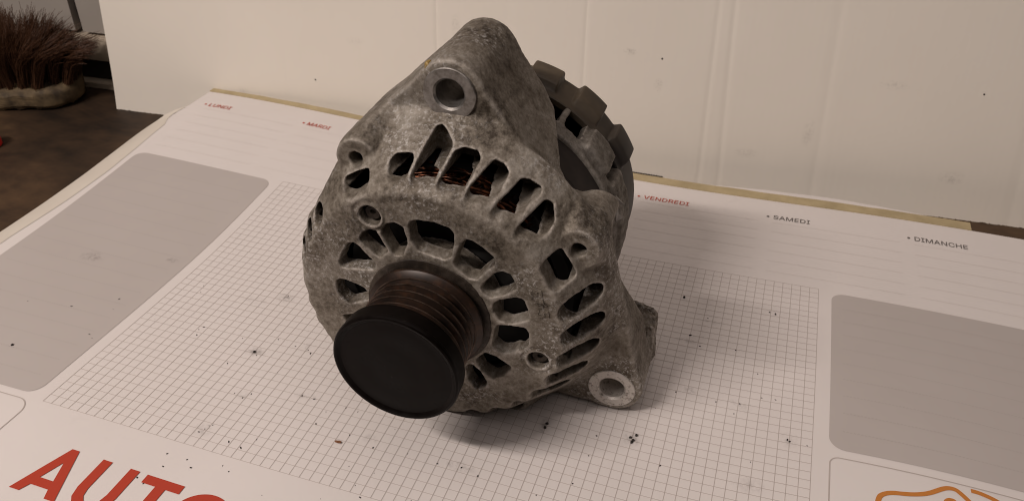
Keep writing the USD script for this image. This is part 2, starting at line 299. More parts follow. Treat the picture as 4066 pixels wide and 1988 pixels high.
M_FAINT2 = plain("faint_rule_on_grey", (0.40, 0.36, 0.34), 0.6, 0, 0.2)
M_RED = plain("red_ink", (0.46, 0.052, 0.026), 0.55, 0, 0.3)
M_REDTXT = plain("small_red_ink", (0.5, 0.07, 0.035), 0.55, 0, 0.3)
M_GREYTXT = plain("small_grey_ink", (0.12, 0.105, 0.098), 0.55, 0, 0.3)
M_ORANGE = plain("orange_ink", (0.56, 0.21, 0.045), 0.55, 0, 0.3)
M_KRAFT = plain("binding_kraft", (0.50, 0.405, 0.235), 0.65, noise=(60.0, (0.40, 0.32, 0.18)))
M_PANEL = material("white_fluted_plastic", {"t": ("texture_coordinate", {}), "n": ("noise_texture", {"scale": 9.0, "detail": 5.0, "roughness": 0.6}),
    "r": ("rgb_ramp", {"ramp": [(0.35, (0.80, 0.745, 0.665)), (0.7, (0.825, 0.77, 0.69))]}), "p": ("principled_bsdf", {"roughness": 0.42, "specular_ior_level": 0.35})},
    [("t.object", "n.vector"), ("n.fac", "r.fac"), ("r.color", "p.base_color")])
M_BENCH = material("dark_stained_bench_wood", {"t": ("texture_coordinate", {}), "m": ("mapping", {"rotation": (0, 0, 0.3), "scale": (1.0, 2.0, 1.0)}),
    "n": ("noise_texture", {"scale": 9.0, "detail": 8.0, "roughness": 0.65, "distortion": 0.5}), "n2": ("noise_texture", {"scale": 13.0, "detail": 6.0, "roughness": 0.6}),
    "a": ("math", {"math_type": "multiply_add", "value2": 0.5}), "h": ("math", {"math_type": "multiply", "value2": 0.5}),
    "r": ("rgb_ramp", {"ramp": [(0.37, (0.014, 0.009, 0.006)), (0.5, (0.050, 0.029, 0.016)), (0.66, (0.125, 0.072, 0.036))]}),
    "b": ("bump", {"strength": 0.5, "distance": 0.001}), "p": ("principled_bsdf", {"roughness": 0.6, "specular_ior_level": 0.3})},
    [("t.object", "m.vector"), ("m.vector", "n.vector"), ("t.object", "n2.vector"), ("n.fac", "h.value1"), ("n2.fac", "a.value1"), ("h.value", "a.value3"), ("a.value", "r.fac"), ("r.color", "p.base_color"),
     ("n.fac", "b.height"), ("b.normal", "p.normal")])
M_WALL = plain("grey_wall_board", (0.37, 0.335, 0.30), 0.6, noise=(8.0, (0.34, 0.305, 0.27)))
M_RAIL = plain("pale_rail_wood", (0.55, 0.47, 0.37), 0.6, noise=(25.0, (0.40, 0.33, 0.25)))
M_DARK = plain("dark_grime_wood", (0.03, 0.024, 0.018), 0.7, noise=(30.0, (0.015, 0.011, 0.008)))
M_BRUSHWOOD = plain("brush_wood", (0.20, 0.14, 0.072), 0.75, noise=(55.0, (0.045, 0.03, 0.017)))
M_BRISTLE = material("brush_bristle", {"h": ("hair_info", {}), "r": ("rgb_ramp", {"ramp": [(0.0, (0.072, 0.030, 0.013)), (0.55, (0.046, 0.024, 0.011)), (0.82, (0.09, 0.052, 0.025)), (1.0, (0.26, 0.17, 0.09))]}),
    "p": ("principled_bsdf", {"roughness": 0.5})}, [("h.intercept", "r.fac"), ("r.color", "p.base_color")])
M_REDCAP = plain("red_plastic", (0.55, 0.016, 0.014), 0.35)
M_SPECK = plain("black_crumbs", (0.025, 0.02, 0.017), 0.7)
M_CHIP = plain("rust_chip", (0.20, 0.075, 0.025), 0.7)
M_SMUDGE = material("grease_smudge", {"t": ("texture_coordinate", {}), "n": ("noise_texture", {"scale": 420.0, "detail": 4.0, "roughness": 0.7}), "u": ("attribute", {"attribute": "fade"}),
    "k": ("map_range", {"from_min": 0.42, "from_max": 0.75, "to_min": 0.0, "to_max": 0.7, "clamp": True}), "f": ("math", {"math_type": "multiply"}),
    "tr": ("transparent_bsdf", {}), "d": ("diffuse_bsdf", {"color": (0.10, 0.085, 0.075)}), "x": ("mix_closure", {})},
    [("t.object", "n.vector"), ("n.fac", "k.value"), ("k.result", "f.value1"), ("u.fac", "f.value2"), ("f.value", "x.fac"), ("tr.BSDF", "x.closure1"), ("d.BSDF", "x.closure2")], surface="x.closure")

# ---------------------------------------------------------------- the bench and what stands behind
BENCH = -0.022
tag(obj("workbench_top", box(-1.2, 1.3, -0.5, 0.62, BENCH - 0.04, BENCH), M_BENCH), kind="structure")


def paper_z(x, y):
    """The desk pad's undulating top sheet (metres)."""
    x, y = np.broadcast_arrays(np.asarray(x, float), np.asarray(y, float))
    gx, gy = np.meshgrid(np.linspace(-0.2, 0.5, 8), np.linspace(-0.05, 0.35, 5))
    z = np.zeros(x.shape)
    for a, b, c in zip(gx.ravel(), gy.ravel(), ZC):
        z = z + c * np.exp(-((x - a) ** 2 + (y - b) ** 2) / 0.09 ** 2)
    low = np.clip((0.289 - y) / 0.02, 0, 1); low = low * low * (3 - 2 * low)
    return z - low * 0.0085 * np.clip((-0.119 - x) / 0.028, 0, 1) ** 1.7


def left_edge(y):
    return np.interp(y, [-0.16, 0.11, 0.15, 0.19, 0.22, 0.25, 0.263, 0.271, 0.278, 0.284, 0.289], [-0.150, -0.1465, -0.1425, -0.1405, -0.1415, -0.1440, -0.1442, -0.1425, -0.137, -0.130, -0.1265])


def sheet(u0, u1, y0, y1, lift, nx, ny):
    """A grid draped on the pad; u0 and u1 are the sides' x, numbers or functions of y."""
    y = np.linspace(y0, y1, ny + 1)
    a = u0(y) if callable(u0) else np.full(ny + 1, u0); b = u1(y) if callable(u1) else np.full(ny + 1, u1)
    x = a[:, None] + (b - a)[:, None] * np.linspace(0, 1, nx + 1)[None]
    yy = np.broadcast_to(y[:, None], x.shape)
    v = np.stack([x, yy, paper_z(x, yy) + lift], -1).reshape(-1, 3)
    i = np.arange(ny)[:, None] * (nx + 1) + np.arange(nx)[None]
    q = np.stack([i, i + 1, i + nx + 2, i + nx + 1], -1).reshape(-1, 4)
    return v, np.vstack([q[:, [0, 1, 2]], q[:, [0, 2, 3]]])


def strip(points, width, lift):
    """A printed line of even width along points (x, y) on the pad."""
    p = np.asarray(points, float)
    d = np.diff(p, axis=0); L = np.r_[0, np.cumsum(np.linalg.norm(d, axis=1))]
    n = max(2, int(L[-1] / 0.004) + len(p)); s = np.unique(np.r_[np.linspace(0, L[-1], n), L])
    q = np.stack([np.interp(s, L, p[:, 0]), np.interp(s, L, p[:, 1])], 1)
    t = np.gradient(q, axis=0); t /= np.linalg.norm(t, axis=1, keepdims=True); nrm = np.stack([-t[:, 1], t[:, 0]], 1) * width / 2
    a, b = q + nrm, q - nrm
    v = np.vstack([np.c_[a, paper_z(a[:, 0], a[:, 1]) + lift], np.c_[b, paper_z(b[:, 0], b[:, 1]) + lift]])
    m = len(q); i = np.arange(m - 1)
    return v, np.vstack([np.stack([i + m, i + m + 1, i + 1], 1), np.stack([i + m, i + 1, i], 1)])


def round_rect(x0, x1, y0, y1, r, n=10):
    c = [(x1 - r, y1 - r, 0), (x0 + r, y1 - r, 90), (x0 + r, y0 + r, 180), (x1 - r, y0 + r, 270)]
    return [(cx + r * math.cos(math.radians(a + k * 90 / n)), cy + r * math.sin(math.radians(a + k * 90 / n))) for cx, cy, a in c for k in range(n + 1)]


def rounded_sides(x0, x1, y0, y1, r):
    def inset(y):
        e = np.maximum(np.maximum(y0 + r - y, y - y1 + r), 0) / r
        return r * (1 - np.sqrt(np.maximum(1 - e * e, 0)))
    return (lambda y: x0 + inset(y)), (lambda y: x1 - inset(y))


pad = thing("desk_pad_calendar", "large white weekly planner desk pad with squared grid, under the alternator", "desk pad")
X1, Y0, Y1 = 0.62, -0.16, 0.3185
pv, pf = sheet(left_edge, X1, Y0, Y1, 0.0, 150, 100)
# the sheets below: a skirt from the top sheet's rim down to the bench
nx, ny = 151, 101
rim = np.r_[np.arange(nx), np.arange(1, ny) * nx + nx - 1, ((ny - 1) * nx + np.arange(nx - 2, -1, -1)), np.arange(ny - 2, 0, -1) * nx]
sv = np.vstack([pv[rim] + [0, 0, 0.00005], np.c_[pv[rim][:, :2], np.full(len(rim), BENCH + 0.0004)]])
k = np.arange(len(rim)); k2 = (k + 1) % len(rim); n = len(rim)
obj("top_sheet", (pv, pf), M_PAPER, pad, smooth=True)
obj("page_stack", (sv, np.vstack([np.stack([k, k + n, k2 + n], 1), np.stack([k, k2 + n, k2], 1)])), M_COVER, pad)
ev, ef = sheet(left_edge, lambda y: left_edge(y) + np.clip((0.288 - y) / 0.03, 0, 1) * 0.0195 + 0.0004, Y0, 0.287, 0.00025, 8, 80)
tag(obj("cover_edge", (ev, ef), M_COVER, pad, smooth=True), label="cream cover edge curling down along the left side")
# squared grid: 71 by 44 cells of 5 mm
g = [strip([(i * 0.005, 0), (i * 0.005, 0.22)], 0.00023, 0.00015) for i in range(72)] + [strip([(0, j * 0.005), (0.355, j * 0.005)], 0.00023, 0.00019) for j in range(45)]
obj("squared_grid", join(g), M_LINE, pad)
for x0, x1, y0 in ((-0.1165, -0.0072, 0.0025), (0.3622, 0.475, 0.0918)):
    a, b = rounded_sides(x0, x1, y0, 0.2183, 0.0075)
    ys = np.r_[np.linspace(0, 1, 9) ** 1.5 * 0.0075]
    y = np.unique(np.r_[y0 + ys, np.linspace(y0 + 0.0075, 0.2108, 50), 0.2183 - ys])
    xx = a(y)[:, None] + (b(y) - a(y))[:, None] * np.linspace(0, 1, 31)[None]; yy = np.broadcast_to(y[:, None], xx.shape)
    v = np.stack([xx, yy, paper_z(xx, yy) + 0.0002], -1).reshape(-1, 3); i = np.arange(len(y) - 1)[:, None] * 31 + np.arange(30)[None]
    q = np.stack([i, i + 1, i + 32, i + 31], -1).reshape(-1, 4)
    obj("grey_note_panel", (v, np.vstack([q[:, [0, 1, 2]], q[:, [0, 2, 3]]])), M_GREYINK, pad, smooth=True)
    rules = []
    for yj in np.arange(y0 + 0.012, 0.212, 0.0124):
        rules += [strip([(x0 + 0.006 + d * 0.0016, yj), (x0 + 0.0069 + d * 0.0016, yj)], 0.00022, 0.0003) for d in range(60)]
    obj("dotted_rules", join(rules), M_FAINT2, pad)
rules = [strip([(-0.112 + 0.0872 * c, y), (-0.112 + 0.0872 * c + 0.079, y)], 0.00022, 0.0002) for c in range(8) for y in np.arange(0.2305, 0.29, 0.0118)]
obj("faint_day_rules", join(rules), M_FAINT, pad)


def drape(mesh, x, y, lift=0.0003):
    m = mesh if isinstance(mesh, trimesh.Trimesh) else trimesh.Trimesh(*mesh, process=False)
    m = m.subdivide_to_size(0.006) if np.linalg.norm(m.extents) > 0.01 else m
    v = np.array(m.vertices); v[:, 0] += x; v[:, 1] += y
    v[:, 2] = paper_z(v[:, 0], v[:, 1]) + lift + np.where(v[:, 2] > 0.00005, 0.00004, 0)
    return v, np.array(m.faces)


for name, c, red in (("LUNDI", 0, 1), ("MARDI", 1, 1), ("MERCREDI", 2, 1), ("JEUDI", 3, 1), ("VENDREDI", 4, 1), ("SAMEDI", 5, 0), ("DIMANCHE", 6, 0)):
    if name in ("MERCREDI", "JEUDI"):
        continue                                       # hidden behind the alternator
    t = meshkit.text_mesh(name, 0.0046, 0.0001)
    w = {"LUNDI": 0.0196, "MARDI": 0.0190, "VENDREDI": 0.0312, "SAMEDI": 0.0232, "DIMANCHE": 0.0312}[name]
    t.apply_scale([w / t.extents[0], 1, 1]); t.apply_translation([-t.bounds[0][0], 0, 0])
    xb = -0.1148 + 0.0872 * c
    dot = trimesh.creation.cylinder(0.0009, 0.0001, sections=20); dot.apply_translation([0, 0.0022, 0.00005])
    t.apply_translation([0.0035, 0, 0])
    obj("day_name", drape(trimesh.util.concatenate([dot, t]), xb, 0.2943), M_REDTXT if red else M_GREYTXT, pad)


def flat(poly, t=0.0001):
    return trimesh.util.concatenate([trimesh.creation.extrude_polygon(g, t, engine="earcut") for g in getattr(poly, "geoms", [poly])])


def letters():
    """AUTO in heavy capitals 26 mm tall, as drawn on the pad (x, y in mm on the pad)."""
    P = Polygon
    A = P([(25.8, -46.6), (35.9, -20.2), (39.8, -20.2), (49.6, -46.6), (44.3, -46.6), (42.5, -42.2), (33.1, -42.2), (31.0, -46.6)]).difference(P([(34.2, -37.9), (41.3, -37.9), (38.2, -28.4), (37.8, -28.4)]))
    U = P([(53.1, -20.4), (58.0, -20.4), (58.0, -36), (58.8, -39.6), (60.4, -41.6), (63, -42.4), (65.4, -41.6), (67, -39.6), (67.8, -36), (67.8, -20.6), (72.7, -20.6), (72.7, -36.5), (71.6, -41.5), (68.5, -45.4), (63, -47.1), (57.4, -45.4), (54.2, -41.5), (53.1, -36.5)])
    T = P([(76.9, -20.8), (96.1, -20.8), (96.1, -25.3), (89.2, -25.3), (89.2, -46.6), (84.1, -46.6), (84.1, -25.3), (76.9, -25.3)])
    c = Point(111.5, -33.9)
    O = affinity.scale(c.buffer(13.3, 48), 1.02, 1.0).difference(c.buffer(8.6, 48))
    return A, U, T, O


for L in letters():
    m = flat(affinity.scale(L, 0.001, 0.001, origin=(0, 0)))
    obj("red_letter", drape(m, 0, 0), M_RED, pad)
for pts in (round_rect(-0.160, -0.0045, -0.13, -0.0018, 0.008), round_rect(0.3628, 0.475, -0.05, 0.0868, 0.0042)):
    obj("note_box_outline", strip(pts + pts[:1], 0.00055, 0.0002), M_LINE, pad)
logo = [[(382.2, 60), (382.4, 65), (382.9, 67.9), (383.7, 70.0), (386.2, 72.0), (389.4, 73.1), (393.5, 73.7), (397.5, 74.7), (401, 76), (404.1, 77.7), (406.8, 79.8), (409.1, 81.6), (411, 82.7), (412.5, 83.1), (414, 83.1), (415.3, 82.6), (417.9, 80.1), (420.0, 77.6), (423, 74), (427, 70)],
        [(420.9, 84.6), (423.2, 84.6), (425.4, 84.2), (428, 83.5), (430.6, 82.6), (434, 80.6), (438, 77)], [(409.5, 72), (410.2, 75), (411.6, 76.4), (413.5, 76.4), (413.6, 75), (416.5, 72)]]
for pts in logo:
    p = np.array(pts) / 1000
    for _ in range(2):
        p = np.vstack([p[:1], np.stack([p[:-1] * .75 + p[1:] * .25, p[:-1] * .25 + p[1:] * .75], 1).reshape(-1, 2), p[-1:]])
    obj("orange_logo_stroke", strip(p, 0.0022, 0.00025), M_ORANGE, pad)


def slab(x0, x1, ya, yb, z0, z1, n, seed):
    """A strip of card lying along the pad's top edge, edges a little uneven."""
    x = np.linspace(x0, x1, n + 1); w = (meshkit.fbm(np.c_[x * 60, x * 0, x * 0], 3, seed) - 0.5) * 0.0012
    za = paper_z(x, np.full(n + 1, 0.316))
    lo, hi = (ya(x) if callable(ya) else ya + 0 * x), (yb(x) if callable(yb) else yb + 0 * x)
    a = np.stack([x, lo, za + z0], 1); b = np.stack([x, lo, za + z1], 1); c = np.stack([x, hi + w, za + z1], 1); d = np.stack([x, hi + w, za + z0], 1)
    v = np.vstack([a, b, c, d]); m = n + 1; f = []
    for p, q in ((0, 1), (1, 2), (2, 3), (3, 0)):
        i = np.arange(n); f += [np.stack([p * m + i, p * m + i + 1, q * m + i + 1], 1), np.stack([p * m + i, q * m + i + 1, q * m + i], 1)]
    f += [np.array([[0, m, 2 * m], [0, 2 * m, 3 * m], [n, 2 * m + n, m + n], [n, 3 * m + n, 2 * m + n]])]
    return v, np.vstack(f)


tag(obj("binding_strip", slab(-0.1265, 0.4475, 0.3186, lambda x: 0.324 + 0.0035 * np.clip((x + .1) / .4, 0, 1), -0.003, 0.0007, 120, 3), M_KRAFT, pad), label="yellowed card binding strip along the top edge")
tag(obj("torn_sheet", slab(0.272, 0.432, lambda x: 0.3262 + 0 * x, lambda x: 0.3264 + 0.0065 * np.sin(np.clip((x - 0.272) / 0.16, 0, 1) * np.pi) ** 0.7, -0.001, 0.0002, 60, 9), M_PAPER, pad), label="sliver of white sheet showing behind the binding strip")

# ---------------------------------------------------------------- white panel leaning behind
A0, B0 = np.array([-0.2173, 0.3107, BENCH]), np.array([0.4438, 0.3712, BENCH])
pu = (B0 - A0) / np.linalg.norm(B0 - A0); pn = np.array([-pu[1], pu[0], 0.0]); LEAN = 0.167
pe = pn * math.sin(LEAN) + np.array([0, 0, 1.0]) * math.cos(LEAN); pb = np.cross(pu, pe)   # pb points to the viewer
panel = thing("white_panel", "white fluted plastic sheet leaning upright behind the desk pad", "panel")


def panel_mesh():
    W, H = 1.15, 0.152
    s = np.unique(np.r_[np.arange(0, W, 0.00125), [0.2845, 0.285, 0.2855, 0.397, 0.3975, 0.398]]); t = np.r_[0, 0.002, 0.006, np.linspace(0.02, H, 30)]
    S, T = np.meshgrid(s, t)
    d = 0.000018 * np.sin(S * 2 * np.pi / 0.005)
    for c, w, dep, lean in ((0.285, 0.0012, 0.0004, 0), (0.397, 0.0012, 0.00035, 0.0), (0.500, 0.0016, 0.00045, -0.03), (0.488, 0.0016, 0.0004, 0.0), (0.568, 0.003, 0.00025, -0.02), (0.16, 0.003, 0.0001, 0), (0.70, 0.004, 0.0003, -0.05), (0.715, 0.003, 0.0003, -0.05), (0.34, 0.004, 0.00012, 0)):
        d = d - dep * np.exp(-((S - c - lean * (T - 0.09)) / w) ** 2)
    d = d + 0.0012 * (meshkit.fbm(np.stack([S * 6, T * 6, 0 * S], -1).reshape(-1, 3), 2, 5).reshape(S.shape) - 0.5)
    edge = (meshkit.noise(np.stack([S * 700, 0 * S, 0 * S], -1).reshape(-1, 3), 4).reshape(S.shape) - 0.5) * 0.0009 * (T < 0.001)
    off = -0.0386 * T - 0.010 * np.exp(-T / 0.03) * 0.25 * (S < 0.004)
    P = A0 + (S + off)[..., None] * pu + (T + edge)[..., None] * pe + d[..., None] * pb
    n, m = len(t), len(s)
    v = P.reshape(-1, 3); back = v - pb * 0.004
    i = np.arange(n - 1)[:, None] * m + np.arange(m - 1)[None]
    q = np.stack([i, i + 1, i + m + 1, i + m], -1).reshape(-1, 4); f = np.vstack([q[:, [0, 1, 2]], q[:, [0, 2, 3]]])
    N = n * m
    rim = np.r_[np.arange(m), np.arange(1, n) * m + m - 1, (n - 1) * m + np.arange(m - 2, -1, -1), np.arange(n - 2, 0, -1) * m]
    r2 = np.roll(rim, -1)
    return np.vstack([v, back]), np.vstack([f, f[:, ::-1] + N, np.stack([rim, rim + N, r2 + N], 1), np.stack([rim, r2 + N, r2], 1)])


obj("fluted_sheet", panel_mesh(), M_PANEL, panel, smooth=40)
for s_, t_, r_ in ((0.453, 0.091, 0.0007), (0.667, 0.090, 0.0006), (0.184, 0.046, 0.0006), (0.41, 0.012, 0.0005)):
    d_ = trimesh.creation.icosphere(1, r_); d_.apply_scale([1, 0.4, 1]); d_.apply_translation(A0 + pu * (s_ - 0.0386 * t_) + pe * t_ + pb * 0.0002)
    obj("speck", d_, M_SPECK, panel)
for s_, t_, rx_, ry_, k_ in ((0.430, 0.094, 0.006, 0.003, 0.5), (0.452, 0.072, 0.004, 0.006, 0.35), (0.30, 0.10, 0.004, 0.009, 0.25), (0.56, 0.05, 0.005, 0.012, 0.3), (0.61, 0.09, 0.012, 0.004, 0.3), (0.52, 0.03, 0.010, 0.004, 0.3), (0.22, 0.08, 0.008, 0.003, 0.25), (0.66, 0.03, 0.010, 0.006, 0.35), (0.12, 0.03, 0.006, 0.004, 0.3)):
    t = np.linspace(0, 2 * np.pi, 25)[:-1]; rad = np.array([0, 0.5, 1.0])
    ds, dt = (rx_ * np.outer(rad, np.cos(t))).ravel(), (ry_ * np.outer(rad, np.sin(t))).ravel()
    v = A0 + (s_ + ds - 0.0386 * t_)[:, None] * pu + (t_ + dt)[:, None] * pe + pb * 0.0012
    i = np.arange(2)[:, None] * 24; j = np.arange(24)[None]; kk_ = (j + 1) % 24
    q = np.stack([i + j, i + 24 + j, i + 24 + kk_, i + kk_], -1).reshape(-1, 4)
    p = obj("scuff", (v, np.vstack([q[:, [0, 1, 2]], q[:, [0, 2, 3]]])), M_SMUDGE, panel)
    UsdGeom.PrimvarsAPI(p).CreatePrimvar("fade", Sdf.ValueTypeNames.FloatArray, "vertex").Set(Vt.FloatArray.FromNumpy((k_ * (1 - np.repeat(rad, 24))).astype(np.float32)))
notch = []
for q_ in np.arange(0.436, 0.462, 0.0019):
    c_ = A0 + pu * q_ + pe * (0.0042 - (q_ - 0.436) * 0.03) + pb * 0.0009
    m_ = trimesh.creation.icosphere(1, 0.0009); m_.apply_scale([1.2, 0.35, 0.5]); m_.apply_translation(c_); notch.append((np.array(m_.vertices), np.array(m_.faces)))
tag(obj("torn_flute_row", join(notch), M_DARK, panel), label="row of small torn flutes at the bottom edge")

# ---------------------------------------------------------------- wall behind the bench
def wall_box(x0, x1, y0, y1, z0, z1):
    """A box in the wall's own frame: y = 0 is the wall's foot, which runs a few degrees off the pad's edge."""
    v, f = box(x0, x1, y0, y1, z0, z1); c, s_ = math.cos(0.0915), math.sin(0.0915)
    x, y = v[:, 0] + 0.275, v[:, 1]
    return np.stack([-0.275 + x * c - y * s_, 0.3375 + x * s_ + y * c, v[:, 2]], 1), f


wall = thing("wall_board", "grey painted board wall behind the brush, left of the white panel", "wall")
obj("board", wall_box(-1.0, WALLX, 0.014, 0.022, 0.0245, 0.9), M_WALL, wall)
obj("board", wall_box(WALLX + 0.0075, 1.3, 0.014, 0.022, 0.0245, 0.9), M_WALL, wall)
obj("backing", wall_box(-1.0, 1.3, 0.027, 0.04, BENCH, 0.9), M_DARK, wall)
rail = thing("wooden_rail", "pale worn wooden rail along the back of the workbench", "rail")
obj("upper_rail", wall_box(-1.0, 1.3, 0.007, 0.0265, 0.002, 0.0215), M_RAIL, rail)
obj("lower_rail", wall_box(-1.0, 1.3, 0.010, 0.0265, -0.0165, 0.0015), M_DARK, rail)
tag(obj("ledge", wall_box(-1.0, 1.3, 0.0, 0.0265, BENCH + 0.0003, -0.0170), M_RAIL, rail), label="narrow pale ledge below the rail")

# ---------------------------------------------------------------- brush
brush = thing("scrubbing_brush", "old wooden scrubbing brush lying with its reddish brown bristles upward", "brush")
bd = np.array([0.935, 0.354, 0]); bw = np.array([-0.354, 0.935, 0]); b0 = np.array([-0.2475, 0.2915, BENCH])   # front bottom corner at the right end


def brush_block():
    out = []
    L, W, H = 0.20, 0.058, 0.0185
    pts = []
    for (s, t) in [(-L, 0), (-L, W)] + [(-0.030 + 0.030 * math.cos(a), W / 2 + W / 2 * math.sin(a)) for a in np.linspace(-math.pi / 2, math.pi / 2, 15)]:
        pts.append((s, t))
    prof = Polygon(pts).convex_hull
    hull = []
    for z, ins in ((0.0005, 0.004), (0.004, 0.0008), (0.013, 0.0), (0.017, 0.0015), (H, 0.005)):
        r = prof.buffer(-ins); c = np.array(r.exterior.coords)[:-1]
        hull.append(np.c_[c, np.full(len(c), z)])
    m = trimesh.convex.convex_hull(np.vstack(hull)); m = m.subdivide_to_size(0.006)
    v = np.array(m.vertices); v = v + (meshkit.fbm(v * 110, 4, 8)[:, None] - 0.5) * 0.0042
    return b0 + v[:, :1] * bd + v[:, 1:2] * bw + np.c_[np.zeros((len(v), 2)), v[:, 2] + 0.0012], np.array(m.faces)


obj("block", brush_block(), M_BRUSHWOOD, brush, smooth=50)
rng = np.random.default_rng(7)
pts, counts, widths = [], [], []
for tuft_s in np.arange(-0.185, -0.006, 0.0105):
    for tuft_t in np.arange(0.007, 0.056, 0.0105):
        if tuft_s > -0.022 and abs(tuft_t - 0.029) > 0.018:
            continue
        fan_s = np.clip((tuft_s + 0.055) / 0.05, -0.6, 1.0); fan_t = (tuft_t - 0.029) / 0.029
        clump = rng.normal(0, 0.14, 2)
        for _ in range(100):
            root = b0 + bd * (tuft_s + rng.normal(0, 0.0016)) + bw * (tuft_t + rng.normal(0, 0.0016)) + [0, 0, 0.0185]
            lean = fan_s * 0.75 + clump[0] + rng.normal(0, 0.16); side = fan_t * 0.32 + clump[1] + rng.normal(0, 0.16)
            ln = (0.048 + 0.005 * rng.normal()) * (1 - 0.18 * max(fan_s, 0)); bend = rng.normal(0, 0.18) + 0.45 * max(fan_s, 0)
            d0 = np.array([0, 0, 1.0]) + bd * lean * 0.5 + bw * side * 0.7
            d1 = np.array([0, 0, 1.0 - 0.55 * max(fan_s, 0)]) + bd * (lean + bend) + bw * (side + rng.normal(0, 0.25))
            d0 /= np.linalg.norm(d0); d1 /= np.linalg.norm(d1)
            c = [root, root + d0 * ln * 0.33, root + d0 * ln * 0.6 + d1 * ln * 0.08, root + d0 * ln * 0.55 + d1 * ln * 0.45]
            pts += c; counts.append(4); widths += [0.00052, 0.0005, 0.00042, 0.00022]
cv = UsdGeom.BasisCurves.Define(stage, path_for("bristles", brush))
cv.CreateTypeAttr("linear"); cv.CreatePointsAttr(Vt.Vec3fArray.FromNumpy(np.array(pts, np.float32))); cv.CreateCurveVertexCountsAttr(Vt.IntArray.FromNumpy(np.array(counts, np.int32)))
cv.CreateWidthsAttr(Vt.FloatArray.FromNumpy(np.array(widths, np.float32))); cv.SetWidthsInterpolation("vertex")
UsdShade.MaterialBindingAPI.Apply(cv.GetPrim()).Bind(M_BRISTLE)

# ---------------------------------------------------------------- red cap at the left edge
cap_prof = [(0, 0.0004), (0.0078, 0.0004), (0.0083, 0.001), (0.0083, 0.006), (0.0078, 0.009), (0.0062, 0.0125), (0.0035, 0.0145), (0, 0.015)]
cv_, cf_ = lathe(cap_prof, 40)
tag(obj("red_cap", (cv_ + np.array([-0.2656, 0.2221, BENCH]), cf_), M_REDCAP, smooth=40), "small rounded red piece on the dark bench, at the left edge below the brush", "cap")

# ---------------------------------------------------------------- the alternator
alt = thing("alternator", "used car alternator with corroded cast housing and black pulley, on the desk pad", "alternator", ALT)
MM = 0.001


def part(name, mesh, mat, parent=alt, smooth=35, label=None):
    v, f = mesh
    p = obj(name, (np.asarray(v) * MM, f), mat, parent, smooth=smooth)
    if label:
        tag(p, label)
    return p


def capsule2(X, Y, bx, by, ra, rb):
    """Distance to the convex hull of a circle ra at the origin and a circle rb at (bx, by)."""
    h = math.hypot(bx, by); ux, uy = bx / h, by / h
    al, pe_ = X * ux + Y * uy, np.abs(X * -uy + Y * ux)
    b = (ra - rb) / h; a = math.sqrt(1 - b * b); k = -b * pe_ + a * al
    return np.where(k < 0, np.hypot(pe_, al) - ra, np.where(k > a * h, np.hypot(pe_, al - h) - rb, pe_ * a + al * b - ra))


